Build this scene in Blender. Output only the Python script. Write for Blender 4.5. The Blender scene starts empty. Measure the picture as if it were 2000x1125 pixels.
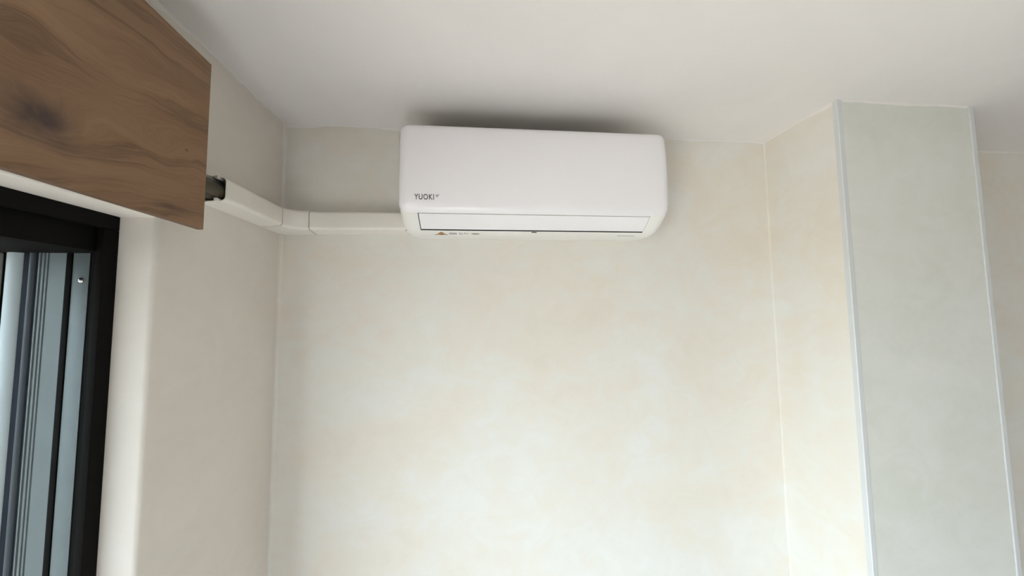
import bpy, bmesh, math, random
from mathutils import Vector, Matrix, noise as mnoise
random.seed(4)
sc = bpy.context.scene
C = sc.collection
Z0 = 1.86            # camera height; many heights below are measured from it
CEIL = 2.5

# ------------------------------------------------------------------ camera
cam_d = bpy.data.cameras.new('camera'); cam = bpy.data.objects.new('camera', cam_d); C.objects.link(cam)
cam_d.sensor_width = 36; cam_d.lens = 676.38 / 2000 * 36; cam_d.clip_start = .02
F = Vector((0.09512888, 0.99314528, 0.06791863)); R = Vector((0.99545704, -0.09463421, -0.0104713)); U = Vector((0.0039721, -0.06860621, 0.99763591))
M = Matrix((R, U, -F)).transposed().to_4x4(); M.translation = Vector((0, -1.19842, Z0))
cam.matrix_world = M
sc.camera = cam

# ------------------------------------------------------------------ light
SKY = 11.0
SUN = 15.0
w = bpy.data.worlds.new('sky'); sc.world = w; w.use_nodes = True
nt = w.node_tree; nt.nodes.clear()
wo = nt.nodes.new('ShaderNodeOutputWorld'); bg = nt.nodes.new('ShaderNodeBackground')
tc = nt.nodes.new('ShaderNodeTexCoord'); sx = nt.nodes.new('ShaderNodeSeparateXYZ'); cr = nt.nodes.new('ShaderNodeValToRGB'); mr = nt.nodes.new('ShaderNodeMapRange')
mr.inputs['From Min'].default_value = -1; mr.inputs['From Max'].default_value = 1
nt.links.new(tc.outputs['Generated'], sx.inputs[0]); nt.links.new(sx.outputs['Z'], mr.inputs['Value']); nt.links.new(mr.outputs[0], cr.inputs[0]); nt.links.new(cr.outputs[0], bg.inputs[0]); nt.links.new(bg.outputs[0], wo.inputs[0])
e = cr.color_ramp.elements
e[0].position = 0.0; e[0].color = (.36, .32, .27, 1)      # hazy ground and houses below the horizon
e[1].position = 1.0; e[1].color = (.62, .78, 1.0, 1)
for p_, c_ in ((.47, (.40, .38, .35, 1)), (.50, (.72, .80, .86, 1)), (.60, (.88, .95, 1.0, 1))):
    n_ = e.new(p_); n_.color = c_
bg.inputs[1].default_value = SKY
def area(name, loc, rot, sxx, syy, power, col, portal=False):
    l = bpy.data.lights.new(name, 'AREA'); l.shape = 'RECTANGLE'; l.size = sxx; l.size_y = syy; l.energy = power; l.color = col
    o = bpy.data.objects.new(name, l); C.objects.link(o); o.location = loc; o.rotation_euler = rot
    if portal: l.cycles.is_portal = True
    return o
area('window_daylight', (-1.06, -1.47, 1.06), (0, math.radians(-90), 0), 2.0, 2.1, 1, (1, 1, 1), True)
sl = bpy.data.lights.new('sun', 'SUN'); sl.energy = SUN; sl.angle = math.radians(.6); sl.color = (1, .97, .95)
so = bpy.data.objects.new('sun', sl); C.objects.link(so)
so.rotation_euler = Vector((.60, -.40, -1.0)).normalized().to_track_quat('-Z', 'Y').to_euler()
vs = sc.view_settings
vs.view_transform = 'Standard'; vs.look = 'None'; vs.gamma = 1; vs.use_curve_mapping = False
vs.exposure = 0.88

# ------------------------------------------------------------------ materials
def new_mat(name):
    m = bpy.data.materials.new(name); m.use_nodes = True
    return m, m.node_tree, m.node_tree.nodes['Principled BSDF']
def N(t, kind, **kw):
    n = t.nodes.new(kind)
    for k, v in kw.items():
        if k in n.inputs: n.inputs[k].default_value = v
        else: setattr(n, k, v)
    return n
def simple(name, col, rough=.5, metal=0, bump=0, bscale=200, var=.04, spec=.5):
    m, t, b = new_mat(name)
    geo = N(t, 'ShaderNodeTexCoord')
    nz = N(t, 'ShaderNodeTexNoise', Scale=bscale * .12, Detail=4)
    t.links.new(geo.outputs['Object'], nz.inputs['Vector'])
    mx = N(t, 'ShaderNodeMix', data_type='RGBA')
    mx.inputs[6].default_value = (*[c * (1 - var) for c in col], 1); mx.inputs[7].default_value = (*[min(1, c * (1 + var)) for c in col], 1)
    t.links.new(nz.outputs[0], mx.inputs[0]); t.links.new(mx.outputs[2], b.inputs['Base Color'])
    b.inputs['Roughness'].default_value = rough; b.inputs['Metallic'].default_value = metal; b.inputs['Specular IOR Level'].default_value = spec
    if bump:
        n2 = N(t, 'ShaderNodeTexNoise', Scale=bscale, Detail=3); t.links.new(geo.outputs['Object'], n2.inputs['Vector'])
        bp = N(t, 'ShaderNodeBump', Strength=bump, Distance=.001); t.links.new(n2.outputs[0], bp.inputs['Height']); t.links.new(bp.outputs[0], b.inputs['Normal'])
    return m
def plaster(name, stops, rough=.55, bump=.25, sc1=2.2, sc2=9, dist=.003, spec=.3):
    """trowelled limewash: cloudy patches in two scales, faint trowel relief"""
    m, t, b = new_mat(name)
    g = N(t, 'ShaderNodeNewGeometry')
    mp = N(t, 'ShaderNodeMapping'); mp.inputs['Scale'].default_value = (1, 1, 1.25); t.links.new(g.outputs['Position'], mp.inputs[0])
    a = N(t, 'ShaderNodeTexNoise', Scale=sc1, Detail=5, Roughness=.55, Distortion=.6); t.links.new(mp.outputs[0], a.inputs['Vector'])
    c = N(t, 'ShaderNodeTexNoise', Scale=sc2, Detail=5, Roughness=.6, Distortion=1.2); t.links.new(mp.outputs[0], c.inputs['Vector'])
    ad = N(t, 'ShaderNodeMix', data_type='FLOAT'); ad.inputs[0].default_value = .38
    t.links.new(a.outputs[0], ad.inputs[2]); t.links.new(c.outputs[0], ad.inputs[3])
    r = N(t, 'ShaderNodeValToRGB'); el = r.color_ramp.elements
    el[0].position = stops[0][0]; el[0].color = (*stops[0][1], 1); el[1].position = stops[-1][0]; el[1].color = (*stops[-1][1], 1)
    for p_, c_ in stops[1:-1]: n_ = el.new(p_); n_.color = (*c_, 1)
    t.links.new(ad.outputs[0], r.inputs[0]); t.links.new(r.outputs[0], b.inputs['Base Color'])
    b.inputs['Roughness'].default_value = rough; b.inputs['Specular IOR Level'].default_value = spec
    f = N(t, 'ShaderNodeTexNoise', Scale=60, Detail=5, Roughness=.6); t.links.new(g.outputs['Position'], f.inputs['Vector'])
    hm = N(t, 'ShaderNodeMath', operation='MULTIPLY'); hm.inputs[1].default_value = .12; t.links.new(f.outputs[0], hm.inputs[0])
    ha = N(t, 'ShaderNodeMath', operation='ADD'); t.links.new(hm.outputs[0], ha.inputs[0]); t.links.new(c.outputs[0], ha.inputs[1])
    bp = N(t, 'ShaderNodeBump', Strength=bump, Distance=dist); t.links.new(ha.outputs[0], bp.inputs['Height']); t.links.new(bp.outputs[0], b.inputs['Normal'])
    return m
MAT = {}
MAT['wall'] = plaster('limewash_plaster', [(.30, (.765, .70, .61)), (.44, (.80, .735, .655)), (.56, (.80, .77, .72)), (.70, (.83, .80, .765))])
MAT['side'] = plaster('limewash_plaster_side', [(.30, (.76, .70, .63)), (.5, (.80, .735, .67)), (.70, (.84, .775, .715))], sc1=1.6, bump=.18)
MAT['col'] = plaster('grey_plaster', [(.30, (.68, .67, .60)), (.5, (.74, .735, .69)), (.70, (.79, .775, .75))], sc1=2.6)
MAT['ceil'] = plaster('ceiling_paint', [(.3, (.82, .775, .75)), (.7, (.87, .825, .80))], sc1=1.0, sc2=5, bump=.12, rough=.7)
MAT['bead'] = simple('corner_bead_plastic', (.67, .675, .68), .35, bump=.05)
MAT['duct'] = simple('duct_plastic', (.84, .79, .72), .38, var=.02)
MAT['duct_fit'] = simple('duct_fitting_plastic', (.84, .79, .73), .35, var=.02)
MAT['ac'] = simple('ac_plastic', (.90, .86, .885), .16, var=.01)
MAT['ac_base'] = simple('ac_base_plastic', (.87, .84, .81), .3, var=.01)
MAT['dark'] = simple('dark_recess', (.035, .035, .04), .6)
MAT['ink'] = simple('grey_ink', (.09, .085, .085), .5)
MAT['ink_light'] = simple('pale_ink', (.25, .24, .23), .5)
MAT['orange'] = simple('warning_orange', (.55, .27, .07), .5)
MAT['brown_ink'] = simple('warning_brown', (.16, .08, .03), .5)
MAT['black'] = simple('black_frame', (.007, .0065, .006), .7, spec=.08, bump=.1, bscale=400)
MAT['silver'] = simple('aluminium', (.175, .205, .215), .45, metal=.1, bump=.12, bscale=500, var=.05)
MAT['seal'] = simple('rubber_seal', (.012, .016, .026), .6, spec=.2)
MAT['steel'] = simple('screw_steel', (.75, .75, .75), .22, metal=1)
MAT['pipe'] = simple('pipe_wrap', (.050, .038, .021), .4, bump=.15, bscale=60, var=.15)
MAT['hose'] = simple('drain_hose', (.26, .25, .22), .35, var=.15)
MAT['floor'] = simple('floor_tile', (.64, .58, .54), .45, var=.12, bscale=40)
MAT['edge'] = simple('board_edge', (.12, .065, .035), .5, var=.1)
MAT['skirt'] = simple('skirting_paint', (.75, .74, .72), .5)

MAT['gasket'] = simple('grey_gasket', (.07, .085, .10), .4)
MAT['sash'] = simple('pale_sash_metal', (.60, .68, .71), .4)
MAT['beige'] = simple('beige_sash_edge', (.45, .43, .38), .5)
def screen_mat():  # added mesh, unseen, that cuts the window light near the jamb
    m, t, b = new_mat('dimming_mesh'); t.nodes.remove(b); out = t.nodes['Material Output']
    tr = N(t, 'ShaderNodeBsdfTransparent'); df = N(t, 'ShaderNodeBsdfDiffuse'); df.inputs[0].default_value = (.04, .045, .05, 1)
    mx = N(t, 'ShaderNodeMixShader'); mx.inputs[0].default_value = .58; t.links.new(tr.outputs[0], mx.inputs[1]); t.links.new(df.outputs[0], mx.inputs[2]); t.links.new(mx.outputs[0], out.inputs[0])
    return m
MAT['screen'] = screen_mat()
def glass_mat():
    m, t, b = new_mat('window_glass'); t.nodes.remove(b); out = t.nodes['Material Output']
    tr = N(t, 'ShaderNodeBsdfTransparent'); tr.inputs[0].default_value = (.90, .95, .96, 1)
    gl = N(t, 'ShaderNodeBsdfGlossy', Roughness=.02); lw = N(t, 'ShaderNodeLayerWeight', Blend=.5); pw = N(t, 'ShaderNodeMath', operation='POWER'); pw.inputs[1].default_value = 5; t.links.new(lw.outputs['Facing'], pw.inputs[0]); fr = N(t, 'ShaderNodeMath', operation='MULTIPLY_ADD'); fr.inputs[1].default_value = .48; fr.inputs[2].default_value = .02; t.links.new(pw.outputs[0], fr.inputs[0])
    mx = N(t, 'ShaderNodeMixShader'); t.links.new(fr.outputs[0], mx.inputs[0]); t.links.new(tr.outputs[0], mx.inputs[1]); t.links.new(gl.outputs[0], mx.inputs[2]); t.links.new(mx.outputs[0], out.inputs[0])
    return m
MAT['glass'] = glass_mat()

def wood_mat():
    """brown oak laminate: grain along Y, cathedral rings bent around a dark knot (object space = metres)"""
    m, t, b = new_mat('brown_oak_laminate')
    L = t.links.new
    def math_(op, a=None, bb=None, c=None):
        n = N(t, 'ShaderNodeMath', operation=op)
        for i, v in enumerate((a, bb, c)):
            if v is None: continue
            if isinstance(v, (int, float)): n.inputs[i].default_value = v
            else: L(v, n.inputs[i])
        return n.outputs[0]
    tcn = N(t, 'ShaderNodeTexCoord'); mpw = N(t, 'ShaderNodeMapping', vector_type='POINT'); mpw.inputs['Location'].default_value = (-.5615, -.4419, Z0 + .1739); L(tcn.outputs['Object'], mpw.inputs[0])
    s = N(t, 'ShaderNodeSeparateXYZ'); L(mpw.outputs[0], s.inputs[0])
    y, z = s.outputs['Y'], s.outputs['Z']
    def blob(y0, z0, ry, rz):
        a = math_('DIVIDE', math_('SUBTRACT', y, y0), ry); c = math_('DIVIDE', math_('SUBTRACT', z, z0), rz)
        return math_('EXPONENT', math_('MULTIPLY', math_('ADD', math_('MULTIPLY', a, a), math_('MULTIPLY', c, c)), -1.0))
    cx = N(t, 'ShaderNodeCombineXYZ'); L(math_('MULTIPLY', y, 4.5), cx.inputs[1]); L(math_('MULTIPLY', z, 9.0), cx.inputs[2])
    wn = N(t, 'ShaderNodeTexNoise', Scale=1.0, Detail=3, Roughness=.5); L(cx.outputs[0], wn.inputs['Vector'])
    warp = math_('MULTIPLY', math_('SUBTRACT', wn.outputs[0], .5), .10)
    k1 = blob(-.722, Z0 + .250, .070, .034); k2 = blob(-.56, Z0 + .300, .055, .022); k3 = blob(-.522, Z0 + .196, .028, .007)
    drift = math_('MULTIPLY', y, -.16)
    zz = math_('ADD', math_('ADD', math_('ADD', z, warp), math_('MULTIPLY', k1, .055)), math_('ADD', math_('MULTIPLY', k2, .035), drift))
    cg = N(t, 'ShaderNodeCombineXYZ'); L(math_('MULTIPLY', y, 1.3), cg.inputs[1]); L(math_('MULTIPLY', zz, 30.0), cg.inputs[2])
    band = N(t, 'ShaderNodeTexNoise', Scale=1.0, Detail=6, Roughness=.62); L(cg.outputs[0], band.inputs['Vector'])
    cf = N(t, 'ShaderNodeCombineXYZ'); L(math_('MULTIPLY', y, 14.0), cf.inputs[1]); L(math_('MULTIPLY', zz, 420.0), cf.inputs[2])
    fine = N(t, 'ShaderNodeTexNoise', Scale=1.0, Detail=4, Roughness=.7); L(cf.outputs[0], fine.inputs['Vector'])
    cb = N(t, 'ShaderNodeCombineXYZ'); L(math_('MULTIPLY', y, 3.0), cb.inputs[1]); L(math_('MULTIPLY', zz, 11.0), cb.inputs[2])
    broad = N(t, 'ShaderNodeTexNoise', Scale=1.0, Detail=2); L(cb.outputs[0], broad.inputs['Vector'])
    v = math_('ADD', math_('ADD', math_('MULTIPLY', band.outputs[0], .40), math_('MULTIPLY', fine.outputs[0], .22)), math_('MULTIPLY', broad.outputs[0], .38))
    r = N(t, 'ShaderNodeValToRGB'); el = r.color_ramp.elements
    el[0].position = .34; el[0].color = (.135, .064, .030, 1); el[1].position = .68; el[1].color = (.37, .22, .118, 1)
    for p_, c_ in ((.44, (.205, .110, .055, 1)), (.53, (.270, .152, .078, 1))): n_ = el.new(p_); n_.color = c_
    L(v, r.inputs[0])
    # dark strings of grain
    lines = math_('MULTIPLY', math_('SMOOTH_MIN', math_('ABSOLUTE', math_('SUBTRACT', band.outputs[0], .42)), .04, .01), 25.0)
    m0 = N(t, 'ShaderNodeMix', data_type='RGBA'); L(math_('MULTIPLY_ADD', lines, -.42, .42), m0.inputs[0]); L(r.outputs[0], m0.inputs[6]); m0.inputs[7].default_value = (.10, .048, .025, 1)
    # knots
    kn = N(t, 'ShaderNodeTexNoise', Scale=26, Detail=5, Distortion=1.0); L(tcn.outputs['Object'], kn.inputs['Vector'])
    kk = blob(-.722, Z0 + .250, .036, .030)
    kf = math_('MULTIPLY', math_('MULTIPLY', kk, 2.0), math_('SUBTRACT', kn.outputs[0], .02)); kf.node.use_clamp = True
    m1 = N(t, 'ShaderNodeMix', data_type='RGBA'); L(kf, m1.inputs[0]); L(m0.outputs[2], m1.inputs[6]); m1.inputs[7].default_value = (.070, .040, .034, 1)
    kf3 = math_('MULTIPLY', k3, .55); m2 = N(t, 'ShaderNodeMix', data_type='RGBA'); L(kf3, m2.inputs[0]); L(m1.outputs[2], m2.inputs[6]); m2.inputs[7].default_value = (.07, .035, .02, 1)
    kd = math_('MULTIPLY', blob(-.494, Z0 + .317, .0035, .0022), .8); m3 = N(t, 'ShaderNodeMix', data_type='RGBA'); L(kd, m3.inputs[0]); L(m2.outputs[2], m3.inputs[6]); m3.inputs[7].default_value = (.05, .025, .015, 1)
    L(m3.outputs[2], b.inputs['Base Color']); b.inputs['Roughness'].default_value = .5
    bp = N(t, 'ShaderNodeBump', Strength=.12, Distance=.0008); L(fine.outputs[0], bp.inputs['Height']); L(bp.outputs[0], b.inputs['Normal'])
    return m
MAT['wood'] = wood_mat()

# ------------------------------------------------------------------ helpers
def obj(name, bm, mats, parent=None, smooth=False, recalc=True):
    if recalc: bmesh.ops.recalc_face_normals(bm, faces=bm.faces)
    me = bpy.data.meshes.new(name); bm.to_mesh(me); bm.free()
    for m in (mats if isinstance(mats, (list, tuple)) else [mats]): me.materials.append(MAT[m])
    if smooth:
        for p in me.polygons: p.use_smooth = True
        me.set_sharp_from_angle(angle=math.radians(smooth if smooth is not True else 35))
    o = bpy.data.objects.new(name, me); C.objects.link(o)
    if parent:
        o.parent = parent
        q = parent; base = Vector((0, 0, 0))
        while q: base += q.location; q = q.parent
        me.transform(Matrix.Translation(-base))         # meshes are written in room coordinates
    return o
def root(name, loc, label=None, cat=None, kind=None, group=None):
    o = bpy.data.objects.new(name, None); C.objects.link(o); o.location = loc; o.empty_display_size = .05
    if label: o['label'] = label
    if cat: o['category'] = cat
    if kind: o['kind'] = kind
    if group: o['group'] = group
    return o
def struct(o): o['kind'] = 'structure'; return o
def box(bm, a, b, bev=0, seg=2):
    r = bmesh.ops.create_cube(bm, size=1)
    vs_ = r['verts']
    for v in vs_:
        v.co = Vector([(a[i] + b[i]) / 2 + v.co[i] * abs(b[i] - a[i]) for i in range(3)])
    if bev:
        es = list({e_ for v in vs_ for e_ in v.link_edges})
        bmesh.ops.bevel(bm, geom=es, offset=bev, segments=seg, affect='EDGES', profile=.5)
def bxobj(name, a, b, mat, parent=None, bev=0, seg=2):
    bm = bmesh.new(); box(bm, a, b, bev, seg); return obj(name, bm, mat, parent, smooth=bool(bev))
def loft(bm, rings, cap=True, closed=True):
    vr = [[bm.verts.new(p) for p in r] for r in rings]
    n = len(rings[0])
    for a, b in zip(vr, vr[1:]):
        for i in range(n if closed else n - 1):
            j = (i + 1) % n
            bm.faces.new((a[i], a[j], b[j], b[i]))
    if cap and closed:
        bm.faces.new(vr[0]); bm.faces.new(vr[-1][::-1])
    return vr
def cyl(bm, p0, p1, r, seg=20, r2=None):
    p0, p1 = Vector(p0), Vector(p1); d = (p1 - p0).normalized()
    a = d.orthogonal().normalized(); b = d.cross(a)
    r2 = r if r2 is None else r2
    loft(bm, [[p + (a * math.cos(t) + b * math.sin(t)) * rr for t in [2 * math.pi * k / seg for k in range(seg)]] for p, rr in ((p0, r), (p1, r2))])

XL, XR, XC, YC = -.6515, 1.0983, 1.578, -.2738      # left wall, column left face, column right face, column front
ROOM_X, ROOM_Y = 5.2, -4.2
JY, SZ = -.440, Z0 + .1978                          # jamb plane, soffit height
WY0, WZ0 = -2.5, .06                               # near end and sill of the window

# ------------------------------------------------------------------ room shell
struct(bxobj('floor', (-1.1, ROOM_Y - .2, -.12), (ROOM_X + .2, .2, 0), 'floor'))
struct(bxobj('ceiling', (-1.1, ROOM_Y - .2, CEIL), (ROOM_X + .2, .2, CEIL + .15), 'ceil'))
# back wall: a subtly uneven trowelled sheet with thickness
bm = bmesh.new()
nx, nz = 120, 80
grid = []
for j in range(nz + 1):
    row = []
    for i in range(nx + 1):
        x = XL - .02 + (ROOM_X + .04 - XL) * i / nx; z = CEIL * j / nz
        row.append(bm.verts.new((x, .0006 + .0012 * mnoise.noise(Vector((x * 3, 0, z * 3))) , z)))
    grid.append(row)
for j in range(nz):
    for i in range(nx): bm.faces.new((grid[j][i], grid[j][i + 1], grid[j + 1][i + 1], grid[j + 1][i]))
box(bm, (XL - .02, .01, 0), (ROOM_X + .02, .2, CEIL))
struct(obj('wall_back', bm, 'wall', smooth=True, recalc=False))
struct(bxobj('wall_right', (ROOM_X, ROOM_Y, 0), (ROOM_X + .15, .1, CEIL), 'side'))

# left wall with the window opening, edge rounded
bm = bmesh.new()
XO = -1.0
rad = .010
def hole_ring(off, x):      # opening ring, grown by off
    return [(x, JY + off, WZ0 - off), (x, JY + off, SZ + off), (x, WY0 - off, SZ + off), (x, WY0 - off, WZ0 - off)]
def hole_fine(off, x):
    c = hole_ring(off, x); return c
rings = []
ns = 7
for k in range(ns + 1):
    a = math.pi / 2 * k / ns
    rings.append(hole_fine(rad * (1 - math.sin(a)), XL - rad * (1 - math.cos(a))))
rings.append(hole_fine(0, XO))
vr = loft(bm, rings, cap=False)
outer = [bm.verts.new(p) for p in [(XL, .02, 0), (XL, .02, CEIL), (XL, ROOM_Y, CEIL), (XL, ROOM_Y, 0)]]
out2 = [bm.verts.new((XO, v.co.y, v.co.z)) for v in outer]
for i in range(4):
    j = (i + 1) % 4
    bm.faces.new((outer[i], outer[j], vr[0][j], vr[0][i]))
    bm.faces.new((out2[j], out2[i], vr[-1][i], vr[-1][j]))
    bm.faces.new((outer[j], outer[i], out2[i], out2[j]))
struct(obj('wall_left', bm, 'side', smooth=40))

# front wall behind the camera with a plain closed door, out of frame
bm = bmesh.new(); box(bm, (-1.0, ROOM_Y - .2, 0), (ROOM_X + .15, ROOM_Y, CEIL))
struct(obj('wall_front', bm, 'side'))
door = struct(bxobj('door_1', (1.2, ROOM_Y, 0), (2.1, ROOM_Y + .03, 2.05), 'skirt', None, .004))

# column with its plaster faces
bm = bmesh.new(); box(bm, (XR, YC, 0), (XC, .02, CEIL))
bm.faces.ensure_lookup_table()
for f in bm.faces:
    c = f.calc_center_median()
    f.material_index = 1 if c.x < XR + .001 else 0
struct(obj('wall_column', bm, ['col', 'wall']))

# corner beads of the column: slim angle profiles, each leg proud of the plaster
def bead(name, x, sgn, legw):
    bm = bmesh.new()
    t_ = .0022
    pts = [(0, 0), (legw, 0), (legw, t_ * .4), (legw - .002, t_), (-t_ * .2, t_), (-t_, t_ * .2), (-t_, -.012), (0, -.012)]
    lo = [(x + sgn * p[0], YC - p[1], 0) for p in pts]; hi = [(q[0], q[1], CEIL) for q in lo]
    loft(bm, [lo, hi])
    return struct(obj(name, bm, 'bead'))
bead('trim_1', XR, 1, .0150)
bead('trim_2', XC, -1, .0150)

# ragged edge where the ceiling paint runs onto the walls (cut-in line)
def cut_in(name, P, D, nrm, length, amp, seed, mat='ceil', thick=.0009):
    """strip under the ceiling: P start, D direction, nrm out of the wall"""
    bm = bmesh.new(); P = Vector(P); D = Vector(D); nrm = Vector(nrm)
    n = max(12, int(length / .006)); rings = []
    for i in range(n + 1):
        s = length * i / n
        h = .0045 + amp * (mnoise.noise(Vector((s * 7, seed, 0))) * .9 + mnoise.noise(Vector((s * 28, seed, 3))) * .35)
        h = max(.0015, h)
        b0 = P + D * s
        rings.append([b0, b0 + nrm * thick * 2.2, b0 + nrm * thick - Vector((0, 0, h * .6)), b0 - Vector((0, 0, h)) + nrm * thick * .3, b0 - Vector((0, 0, h))])
    loft(bm, rings)
    return struct(obj(name, bm, mat, smooth=60))
cut_in('trim_3', (XL, -.0005, CEIL), (1, 0, 0), (0, -1, 0), XR - XL, .015, 1.3)
cut_in('trim_4', (XL, -1.1, CEIL), (0, 1, 0), (1, 0, 0), 1.1, .018, 5.1)
cut_in('trim_5', (XR, 0, CEIL), (0, -1, 0), (-1, 0, 0), -YC, .018, 8.7)
cut_in('trim_6', (XR + .018, YC, CEIL), (1, 0, 0), (0, -1, 0), XC - XR - .036, .007, 2.2)
cut_in('trim_7', (XC, -.0005, CEIL), (1, 0, 0), (0, -1, 0), ROOM_X - XC, .008, 4.2)

# plastered inner corners: slightly wandering fillets
def corner_fillet(name, x, sx_, r0, seed, mat):
    bm = bmesh.new(); rings = []
    n = 220
    for i in range(n + 1):
        z = CEIL * i / n
        r_ = r0 * (1 + .55 * mnoise.noise(Vector((z * 5, seed, 0))) + .25 * mnoise.noise(Vector((z * 22, seed, 7))))
        ring = [(x, .002, z)]
        for k in range(6):
            a = math.pi / 2 * k / 5
            ring.append((x + sx_ * r_ * (1 - math.sin(a)), -r_ * (1 - math.cos(a)), z))
        rings.append(ring)
    loft(bm, rings)
    return struct(obj(name, bm, mat, smooth=60))
corner_fillet('trim_8', XL, 1, .010, 2.0, 'wall')
corner_fillet('trim_9', XR, -1, .005, 6.0, 'wall')

# baseboards, out of frame below
struct(bxobj('baseboard_back', (XL, -.012, 0), (XR, 0, .08), 'skirt'))
struct(bxobj('baseboard_left', (XL, ROOM_Y, 0), (XL + .012, -.012, .08), 'skirt'))

# ------------------------------------------------------------------ window 1: deep black frame, silver tracks, glass
win = struct(root('window_1', (-.82, (JY + WY0) / 2, WZ0)))
def ring_frame(name, x0, x1, wid, mat, parent, head=None, bev=.0015, y1=JY, y0=WY0, z0=WZ0, z1=SZ):
    """one picture-frame member set as head, sill and two jambs"""
    head = head or wid
    bxobj(name + '_head', (x0, y0, z1 - head), (x1, y1, z1), mat, parent, bev)
    bxobj(name + '_sill', (x0, y0, z0), (x1, y1, z0 + wid), mat, parent, bev)
    bxobj(name + '_jamb', (x0, y1 - wid, z0 + wid), (x1, y1, z1 - head), mat, parent, bev)
    bxobj(name + '_jamb', (x0, y0, z0 + wid), (x1, y0 + wid, z1 - head), mat, parent, bev)
ring_frame('inner_flange', -.7320, -.7185, .028, 'black', win)
bxobj('frame_liner', (-.7600, JY - .004, WZ0 + .004), (-.7320, JY, SZ - .004), 'black', win)
HB = Z0 + .124                        # underside of the deep head
# deep head box behind the flange
bxobj('head_box', (-.985, WY0, HB), (-.7325, JY, SZ), 'black', win, .0015)
bxobj('sill_box', (-.985, WY0, WZ0), (-.7600, JY, WZ0 + .03), 'black', win, .0015)
bxobj('track_backing', (-.985, JY - .003, WZ0 + .03), (-.7600, JY, HB), 'black', win)
bxobj('track_backing', (-.985, WY0, WZ0 + .03), (-.7600, WY0 + .003, HB), 'black', win)
# silver screwed channel strip
ZT = WZ0 + .03
bxobj('channel_strip', (-.7935, JY - .0045, ZT), (-.7640, JY - .003, HB), 'silver', win, .0006)
bm = bmesh.new(); sxp, szp = -.7770, Z0 + .070
bmesh.ops.create_uvsphere(bm, u_segments=20, v_segments=10, radius=.0055)
for v in bm.verts: v.co = Vector((sxp + v.co.x, JY - .0045 + v.co.y * .6, szp + v.co.z))
sw = obj('screw', bm, 'steel', win, smooth=True)
bxobj('screw_slot', (sxp - .0042, JY - .0083, szp - .0006), (sxp + .0042, JY - .0070, szp + .0006), 'dark', sw)
bxobj('track_rib', (-.8040, JY - .0060, ZT), (-.7945, JY - .003, HB), 'black', win, .0008)
# wide silver sash stile with fine ridges at its outer side
bm = bmesh.new()
prof = [(-.8045, 0), (-.8045, .001), (-.8052, .002), (-.8345, .002), (-.8353, .0003), (-.8363, .0003), (-.8371, .0025), (-.8400, .0025), (-.8408, .0003), (-.8418, .0003), (-.8426, .003), (-.8462, .003), (-.8470, .0008), (-.8480, .0008), (-.8488, .004), (-.8512, .004), (-.8516, .003), (-.8516, 0)]
lo = [(p[0], JY - .003 - p[1], ZT) for p in prof]
loft(bm, [lo, [(q[0], q[1], HB) for q in lo]])
obj('ridged_stile', bm, 'silver', win)
bxobj('rubber_gasket', (-.858, JY - .004, ZT), (-.8520, JY - .003, HB), 'seal', win)
bm = bmesh.new(); cyl(bm, (-.8635, JY - .003, ZT), (-.8635, JY - .003, HB), .0055, 24)
obj('gasket_rib', bm, 'gasket', win, smooth=True)
bxobj('rubber_gasket', (-.8790, JY - .005, ZT), (-.8690, JY - .003, HB), 'seal', win)
# sashes: near one with an added screen dimming daylight on the jamb, far one clear
bm = bmesh.new(); cyl(bm, (-.8955, JY + .005, ZT), (-.8955, JY + .005, HB), .0165, 40)
obj('sash_stile', bm, 'sash', win, smooth=True)
bxobj('sash_stile', (-.945, JY - .012, ZT), (-.914, JY - .003, HB), 'beige', win, .003)
bxobj('sash_stile', (-.915, WY0 + .003, ZT), (-.8845, WY0 + .05, HB), 'silver', win, .002)
bxobj('sash_stile', (-.915, -1.36, ZT), (-.8845, -1.31, HB), 'black', win, .002)
bxobj('dimming_screen', (-.9225, -1.31, ZT), (-.9215, JY - .012, HB), 'screen', win)
bxobj('glass_pane', (-.932, -1.31, ZT), (-.928, JY - .012, HB), 'glass', win)
bxobj('glass_pane', (-.902, WY0 + .05, ZT), (-.898, -1.36, HB), 'glass', win)

# ------------------------------------------------------------------ wooden pelmet
XB = -.5615; BT, BB = Z0 + .5283, Z0 + .1739; BY1 = -.4419; BY0 = -2.35
pel = root('wooden_pelmet', (XB, BY1, BB), 'brown knotty wood-grain pelmet board hung above the black window on the left', 'pelmet')
TAN = -.0340
def skew(bm):
    for v in bm.verts: v.co.x += TAN * (v.co.y - BY1)
bm = bmesh.new(); box(bm, (XB - .012, BY0, BB), (XB, BY1, BT), .0008, 2)
for f in bm.faces:
    f.normal_update()
    if f.normal.x < .5: f.material_index = 1
skew(bm)
obj('front_board', bm, ['wood', 'edge'], pel)
bm = bmesh.new(); box(bm, (XL + .001, BY0, BT - .030), (XB - .0145, BY1 - .02, BT - .012)); 
for v in bm.verts:
    if v.co.x > XL + .01: v.co.x += TAN * (v.co.y - BY1) + .002
obj('top_board', bm, 'edge', pel)
for yy in (-.62, -1.35, -2.1): bxobj('support_bracket', (XL + .0005, yy - .015, BT - .11), (XL + .035, yy + .015, BT - .03), 'steel', pel, .002)

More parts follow.
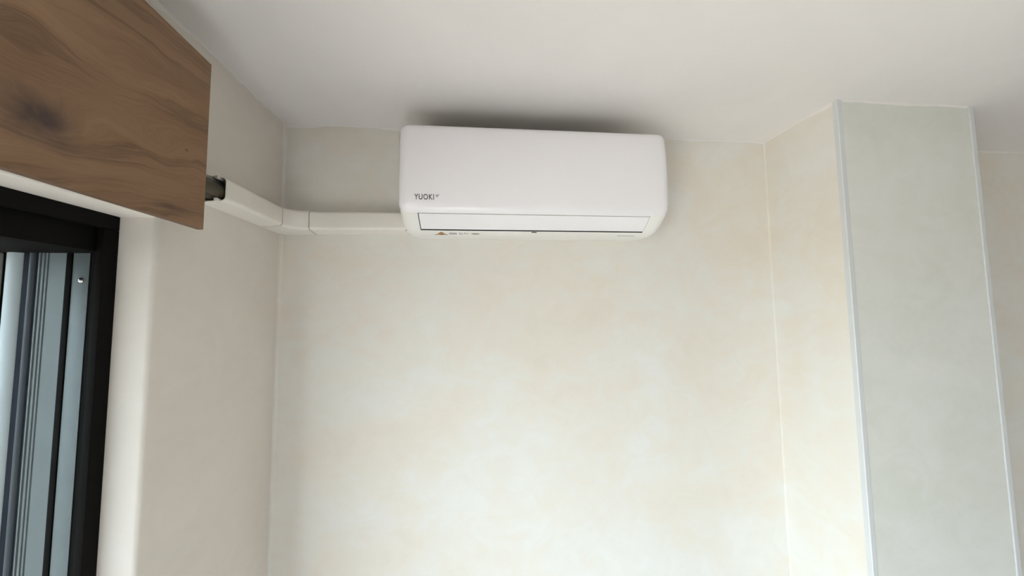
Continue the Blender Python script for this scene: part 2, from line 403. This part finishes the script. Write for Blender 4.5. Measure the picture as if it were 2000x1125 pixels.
# ------------------------------------------------------------------ pipe duct along the walls
duct = root('pipe_duct', (XL, -.1, Z0 + .2627), 'white plastic pipe duct turning the corner from the left wall to the air conditioner', 'pipe duct')
DB, DT = Z0 + .2628, Z0 + .3285           # bottom and top heights
def sect(P, out, dep=.0595, r=.0105, g=0, bot=DB, top=DT, taper=.004, n=6):
    """duct section at wall point P (x, y); out = unit vector out of the wall (2D)"""
    pts = [(-.0, bot - g)]
    yb, yt = bot - g, top + g; d = dep + g
    c1 = (d - r, yb + taper + r); c2 = (d - r, yt - taper - r)
    for k in range(n + 1):
        a = -math.pi / 2 + math.pi / 2 * k / n; pts.append((c1[0] + r * math.cos(a), c1[1] + r * math.sin(a)))
    for k in range(n + 1):
        a = math.pi / 2 * k / n; pts.append((c2[0] + r * math.cos(a), c2[1] + r * math.sin(a)))
    pts.append((0, yt))
    return [(P[0] + out[0] * d_, P[1] + out[1] * d_, z_) for d_, z_ in pts]
# left run: open shell with wall thickness (open end faces the room)
bm = bmesh.new()
YN, YE = -.339, -.1058
o1 = sect((XL, YN), (1, 0)); o2 = sect((XL, YE), (1, 0))
i1 = sect((XL, YN), (1, 0), dep=.0595, g=-.0022, r=.009); i2 = sect((XL, YE), (1, 0), dep=.0595, g=-.0022, r=.009)
vo1, vo2, vi1, vi2 = [[bm.verts.new(p) for p in r_] for r_ in (o1, o2, i1, i2)]
for a, b in ((vo1, vo2), (vi2, vi1), (vi1, vo1), (vo2, vi2)):
    for i in range(len(a) - 1): bm.faces.new((a[i], a[i + 1], b[i + 1], b[i]))
obj('duct_cover', bm, 'duct', duct, smooth=40)
# clip tabs of the backing channel seen in the open mouth
for z_ in (DB + .0018, DT - .0105):
    bxobj('clip_tab', (XL + .036, YN - .006, z_), (XL + .044, YN + .012, z_ + .0085), 'duct_fit', duct, .0012)
bxobj('backing_channel', (XL, YN - .002, DB + .003), (XL + .0025, YE, DT - .003), 'duct', duct)
# back wall run
bm = bmesh.new()
DEP2 = .055
loft(bm, [sect((-.5375, 0), (0, -1), dep=DEP2, bot=Z0 + .2632, top=Z0 + .3325), sect((-.2335, 0), (0, -1), dep=DEP2, bot=Z0 + .2655, top=Z0 + .3345)])
obj('duct_cover', bm, 'duct', duct, smooth=40)
# corner elbow
bm = bmesh.new(); rings = []
Cx, Cy = -.5395, -.1025
nseg = 12
base = sect((0, 0), (1, 0), dep=1.0, r=.0)      # only for count
def elbow_ring(t_):
    a = math.pi / 2 * t_
    dx, dy = -math.cos(a), math.sin(a)
    hw_x, hw_y = Cx - XL, 0 - Cy
    s_ = min(hw_x / abs(dx) if abs(dx) > 1e-6 else 1e9, hw_y / abs(dy) if abs(dy) > 1e-6 else 1e9)
    s_in = (hw_x - .0605) * (1 - t_) + (hw_y - .0560) * t_
    W = Vector((Cx + dx * s_, Cy + dy * s_)); I = Vector((Cx + dx * s_in, Cy + dy * s_in))
    d = (I - W).length; out = (I - W) / d
    bot = DB - .0012 - t_ * .0; top = (DT + .001) * (1 - t_) + (Z0 + .3345) * t_
    return sect((W.x, W.y), (out.x, out.y), dep=d, bot=bot, top=top, r=.0105)
ts = [0] + [k / nseg for k in range(1, nseg)] + [1]
rings = [elbow_ring(t_) for t_ in ts]
loft(bm, rings)
obj('corner_elbow', bm, 'duct_fit', duct, smooth=40)
# core coloured dark as painted shade in the gap between cover and elbow
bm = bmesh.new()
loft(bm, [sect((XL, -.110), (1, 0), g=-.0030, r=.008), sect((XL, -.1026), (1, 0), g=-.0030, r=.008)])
obj('joint_shade_core', bm, 'dark', duct)
bm = bmesh.new()
loft(bm, [sect((-.5398, 0), (0, -1), dep=DEP2 - .0012, bot=Z0 + .2645, top=Z0 + .332), sect((-.5365, 0), (0, -1), dep=DEP2 - .0012, bot=Z0 + .2645, top=Z0 + .332)])
obj('joint_shade_core', bm, 'hose', duct)  # greyer core, shade put into its colour for the far joint

# insulated pipes in the mouth of the duct, running behind the pelmet to the window head
def pipe(name, yz, r, mat, parent, rib=0, y0=-.62, y1=-.112, x=XL + .03):
    bm = bmesh.new(); rings = []; n = 90 if rib else 40
    for i in range(n + 1):
        yy = y0 + (y1 - y0) * i / n
        rr = r + (rib * (i % 2))
        wob = .0012 * mnoise.noise(Vector((yy * 18, yz, 0)))
        rings.append([(x + wob + rr * math.cos(a), yy, yz + wob + rr * math.sin(a)) for a in [2 * math.pi * k / 22 for k in range(22)]])
    loft(bm, rings); return obj(name, bm, mat, parent, smooth=50)
pb = root('pipe_bundle', (XL + .03, -.34, Z0 + .29), 'dark taped pipe bundle in the open duct end beside the wooden board', 'pipes')
pipe('taped_pipe', Z0 + .287, .0165, 'pipe', pb, x=XL + .023)
pipe('taped_pipe', Z0 + .290, .0150, 'pipe', pb, x=XL + .0405)
pipe('drain_hose', Z0 + .3150, .0085, 'hose', pb, rib=.0005, x=XL + .024)

# ------------------------------------------------------------------ air conditioner
AX = .180; HW = .4125
ac = root('air_conditioner', (AX, 0, Z0 + .245), 'white split air conditioner high on the back wall with dark lettering', 'air conditioner')
# profile (y, z-Z0) from the wall top, round the front, to the wall bottom
base_prof = [(0, .555), (-.10, .556), (-.165, .5555), (-.183, .5545), (-.192, .551), (-.1975, .545), (-.2005, .535), (-.2045, .50), (-.2075, .45), (-.2085, .40), (-.2075, .35), (-.2055, .318), (-.2025, .306), (-.197, .2975), (-.190, .291), (-.182, .2845)]
low_prof = [(-.190, .2905), (-.182, .2845), (-.165, .272), (-.148, .2608), (-.132, .2525), (-.122, .2487), (-.105, .2452), (-.088, .2438), (-.06, .2452), (-.03, .2475), (0, .2500)]
def inset_ring(prof, x, t_, close_y=0.0, cx=None):
    """profile offset inward by t_ (towards the body's inside)"""
    pts = []
    n = len(prof)
    for i, (y, z) in enumerate(prof):
        a = prof[max(0, i - 1)]; b = prof[min(n - 1, i + 1)]
        tx, tz = b[0] - a[0], b[1] - a[1]; l = math.hypot(tx, tz) or 1
        nx_, nz_ = (-tz / l, tx / l)            # inward normal for this winding
        if nx_ * (-.1 - y) + nz_ * (.40 - z) < 0: nx_, nz_ = -nx_, -nz_
        tt = t_
        yy = y + nx_ * tt; zz_ = z + nz_ * tt
        pts.append((x, min(0.0, yy), Z0 + zz_))
    return pts
def shell(prof, hw, r, nr=8, mids=(-.3, -.2, -.1, 0, .1, .2, .3), thick_close=True):
    rings = []
    xs = []
    for k in range(nr + 1):
        a = math.pi / 2 * k / nr
        xs.append((-hw + r * (1 - math.cos(a)), r * (1 - math.sin(a))))
    seq = [(x, t_) for x, t_ in xs] 
    out = []
    for x, t_ in seq: out.append((AX + x, t_))
    for m_ in mids: out.append((AX + m_, 0))
    for x, t_ in reversed(seq): out.append((AX - x, t_))
    return [inset_ring(prof, x, t_) for x, t_ in out]
# housing (rear body and lower part) with the recess for the flap
def densify(prof, brk):
    return prof
FX0, FX1 = -.1762, .5290
lowp = [(-.1905, .2915), (-.1880, .2892), (-.1878, .28915), (-.182, .2845), (-.165, .2718), (-.148, .2605), (-.1335, .2528), (-.1310, .2517), (-.1308, .2516), (-.122, .2488), (-.105, .2458), (-.088, .2446), (-.060, .2455), (-.030, .2480), (0, .2505)]
bm = bmesh.new()
xs = []
r_end = .034
for k in range(11):
    a = math.pi / 2 * k / 10
    xs.append((AX - HW + .002 + r_end * (1 - math.cos(a)), r_end * (1 - math.sin(a))))
xs = [(x, t_) for x, t_ in xs]
right = [(2 * AX - x, t_) for x, t_ in reversed(xs)]
mid = [(FX0 - .0002, 0), (FX0, 0)] + [(FX0 + (FX1 - FX0) * k / 12, 0) for k in range(1, 12)] + [(FX1, 0), (FX1 + .0002, 0)]
allx = xs + mid + right
full = [(0, .553), (-.10, .553), (-.165, .552), (-.18, .550), (-.192, .542), (-.197, .50), (-.200, .42), (-.199, .33), (-.1955, .300)] + lowp
K0, K1 = 9 + 2, 9 + 7      # recessed span in 'full': from lowp[2] to lowp[7]
cols = []
for (x, t_) in allx:
    ring = inset_ring(full, x, t_ * .8)
    if FX0 - 1e-6 <= x <= FX1 + 1e-6 and t_ == 0:
        for q in range(K0, K1 + 1):
            y, z = ring[q][1], ring[q][2]
            ring[q] = (x, y + .009 * .55, z + .009 * .83)
    cols.append([bm.verts.new(p) for p in ring])
for ci in range(len(cols) - 1):
    a, b = cols[ci], cols[ci + 1]
    for i in range(len(a) - 1):
        f = bm.faces.new((a[i], a[i + 1], b[i + 1], b[i]))
        xa, xb_ = a[0].co.x, b[0].co.x
        if i < 2 and 12 < ci < len(cols) - 14: f.material_index = 1        # unseen filter behind the intake slats, darkened to deepen the shade on the ceiling
        if xa >= FX0 - .0003 and xb_ <= FX1 + .0003 and K0 - 1 <= i <= K1:
            f.material_index = 1
bm.faces.new(cols[0]); bm.faces.new(cols[-1][::-1])
# back plate edge
hs = obj('housing', bm, ['ac_base', 'dark'], ac, smooth=50)
# upper front panel
bm = bmesh.new()
pp = base_prof[2:15]
inner = [(y + (.004 if i > 4 else 0), z - (.003 if i < 5 else 0)) for i, (y, z) in enumerate(pp)]
loop = pp
rings = shell(loop, HW, .031)
vr = loft(bm, rings, cap=False, closed=False)
bm.faces.new(vr[0]); bm.faces.new(vr[-1][::-1])
# lower lip of the panel turned inward
for a, b in zip(vr, vr[1:]):
    pass
lip = [bm.verts.new((r_[-1].co.x, r_[-1].co.y + .010, r_[-1].co.z + .003)) for r_ in vr]
for i in range(len(lip) - 1): bm.faces.new((vr[i][-1], vr[i + 1][-1], lip[i + 1], lip[i]))
obj('front_panel', bm, 'ac', ac, smooth=50)
# flap
flp = [(-.1872, .2880), (-.182, .2840), (-.165, .2712), (-.148, .2600), (-.1395, .2554), (-.1372, .2543)]
bm = bmesh.new(); top_, bot_ = [], []
rings = []
FL, FR = FX0 + .0024, FX1 - .0012
for x in [FL + (FR - FL) * k / 10 for k in range(11)]:
    outp = [(x, y - .0004, Z0 + z - .0006) for y, z in flp]
    inp = [(x, y + .0022, Z0 + z + .0034) for y, z in reversed(flp)]
    rings.append(outp + inp)
loft(bm, rings)
obj('air_flap', bm, 'ac', ac, smooth=40)
# small dark latch below the flap, middle
def on_low(y):      # height of the low surface at depth y
    for (y0, z0), (y1, z1) in zip(lowp, lowp[1:]):
        if y0 <= y <= y1 and y1 > y0: return z0 + (z1 - z0) * (y - y0) / (y1 - y0)
    return lowp[-1][1]
def decal(name, polys, mat, parent, lift=.0005, thick=.0003):
    """flat print on the lower strip: polys in (x, y)"""
    bm = bmesh.new()
    for poly in polys:
        up = [bm.verts.new((x, y, Z0 + on_low(y) + .0004)) for x, y in poly]
        dn = [bm.verts.new((x, y, Z0 + on_low(y) - lift)) for x, y in poly]
        bm.faces.new(dn); bm.faces.new(up[::-1])
        for i in range(len(poly)):
            j = (i + 1) % len(poly); bm.faces.new((dn[i], dn[j], up[j], up[i]))
    return obj(name, bm, mat, parent)
tri = decal('warning_sticker', [[(-.139, -.0985), (-.1155, -.1235), (-.097, -.0985)]], 'brown_ink', ac)
decal('sticker_face', [[(-.1345, -.1000), (-.1155, -.1200), (-.1010, -.1000)]], 'orange', tri, lift=.0009)
decal('sticker_mark', [[(-.1235, -.1010), (-.1160, -.1120), (-.1100, -.1010)]], 'brown_ink', tri, lift=.0012)
def rct(x0, y0, x1, y1): return [(x0, y0), (x1, y0), (x1, y1), (x0, y1)]
decal('printed_icon', [rct(-.0915, -.1165, -.070, -.1140), rct(-.0925, -.1140, -.089, -.1065), rct(-.0725, -.1140, -.069, -.1065), rct(-.087, -.1125, -.081, -.1095), rct(-.079, -.1125, -.0745, -.1095), rct(-.0915, -.1065, -.070, -.1045)], 'ink_light', ac)
decal('printed_icon', [rct(-.060, -.1165, -.050, -.1150), rct(-.061, -.1150, -.0585, -.1065), rct(-.060, -.1065, -.049, -.1048), rct(-.047, -.1160, -.0405, -.1140), rct(-.0445, -.114, -.0425, -.1060), rct(-.0385, -.1160, -.0365, -.1050), rct(-.0355, -.1120, -.0325, -.1090)], 'ink_light', ac)
decal('printed_icon', [[(-.026, -.1115), (-.022, -.1140), (.002, -.1140), (.004, -.1115)], [(-.022, -.1105), (.002, -.1105), (-.006, -.1060), (-.016, -.1060)]], 'ink_light', ac)
decal('printed_line', [rct(.4555 + .0085 * k, -.1085, .4555 + .0085 * k + .0073, -.1060) for k in range(7)], 'ink_light', ac)
decal('flap_latch', [rct(.1665, -.1285, .1830, -.1255)], 'ink', ac, lift=.0015)
# lettering on the panel
def panel_y(z):     # y of the panel front at height z (rel. Z0)
    for (y0, z0), (y1, z1) in zip(base_prof, base_prof[1:]):
        if z1 <= z <= z0 and z0 > z1: return y0 + (y1 - y0) * (z0 - z) / (z0 - z1)
    return -.2
cu = bpy.data.curves.new('lettering', 'FONT'); cu.body = 'YUOKI'; cu.size = .0222; cu.extrude = .0003; cu.space_character = 1.14; cu.offset = .0003
to = bpy.data.objects.new('tmp', cu); C.objects.link(to); bpy.context.view_layer.update()
me = bpy.data.meshes.new_from_object(to.evaluated_get(bpy.context.evaluated_depsgraph_get()))
bpy.data.objects.remove(to, do_unlink=True)
me.materials.append(MAT['ink']); me.name = 'lettering'
LX, LZ = -.1830, .3235
xsz = [v.co.x for v in me.vertices]; k_ = .0555 / (max(xsz) - min(xsz)); m0_ = min(xsz)
for v in me.vertices:
    x, z, t_ = (v.co.x - m0_) * k_, v.co.y, v.co.z
    zz_ = LZ + z
    v.co = Vector((LX + x - AX, panel_y(zz_) - .0003 - t_, zz_ - .245))
lo_ = bpy.data.objects.new('lettering', me); C.objects.link(lo_); lo_.parent = ac
def pdecal(name, polys, mat, parent):
    bm = bmesh.new()
    for poly in polys:
        a = [bm.verts.new((x, panel_y(z) - .0006, Z0 + z)) for x, z in poly]; b = [bm.verts.new((x, panel_y(z) + .0003, Z0 + z)) for x, z in poly]
        bm.faces.new(a); bm.faces.new(b[::-1])
        for i in range(len(poly)):
            j = (i + 1) % len(poly); bm.faces.new((a[i], a[j], b[j], b[i]))
    return obj(name, bm, mat, parent)
pdecal('bird_mark', [[(-.1240, .3385), (-.1195, .3362), (-.1115, .3395), (-.1170, .3340), (-.1195, .3290), (-.1210, .3345)]], 'ink_light', ac)
# dark notch where the pipes enter the side
bm = bmesh.new(); box(bm, (AX - HW - .0035, -.060, Z0 + .2665), (AX - HW + .004, -.0535, Z0 + .2760), .001); obj('pipe_notch', bm, 'dark', ac)
# intake slats on top, out of the camera's sight
bm = bmesh.new()
for k in range(34):
    x = AX - .33 + k * .02; box(bm, (x, -.16, Z0 + .5525), (x + .0025, -.02, Z0 + .5560))
gs = obj('intake_slats', bm, 'ac_base', ac); gs['kind'] = 'stuff'
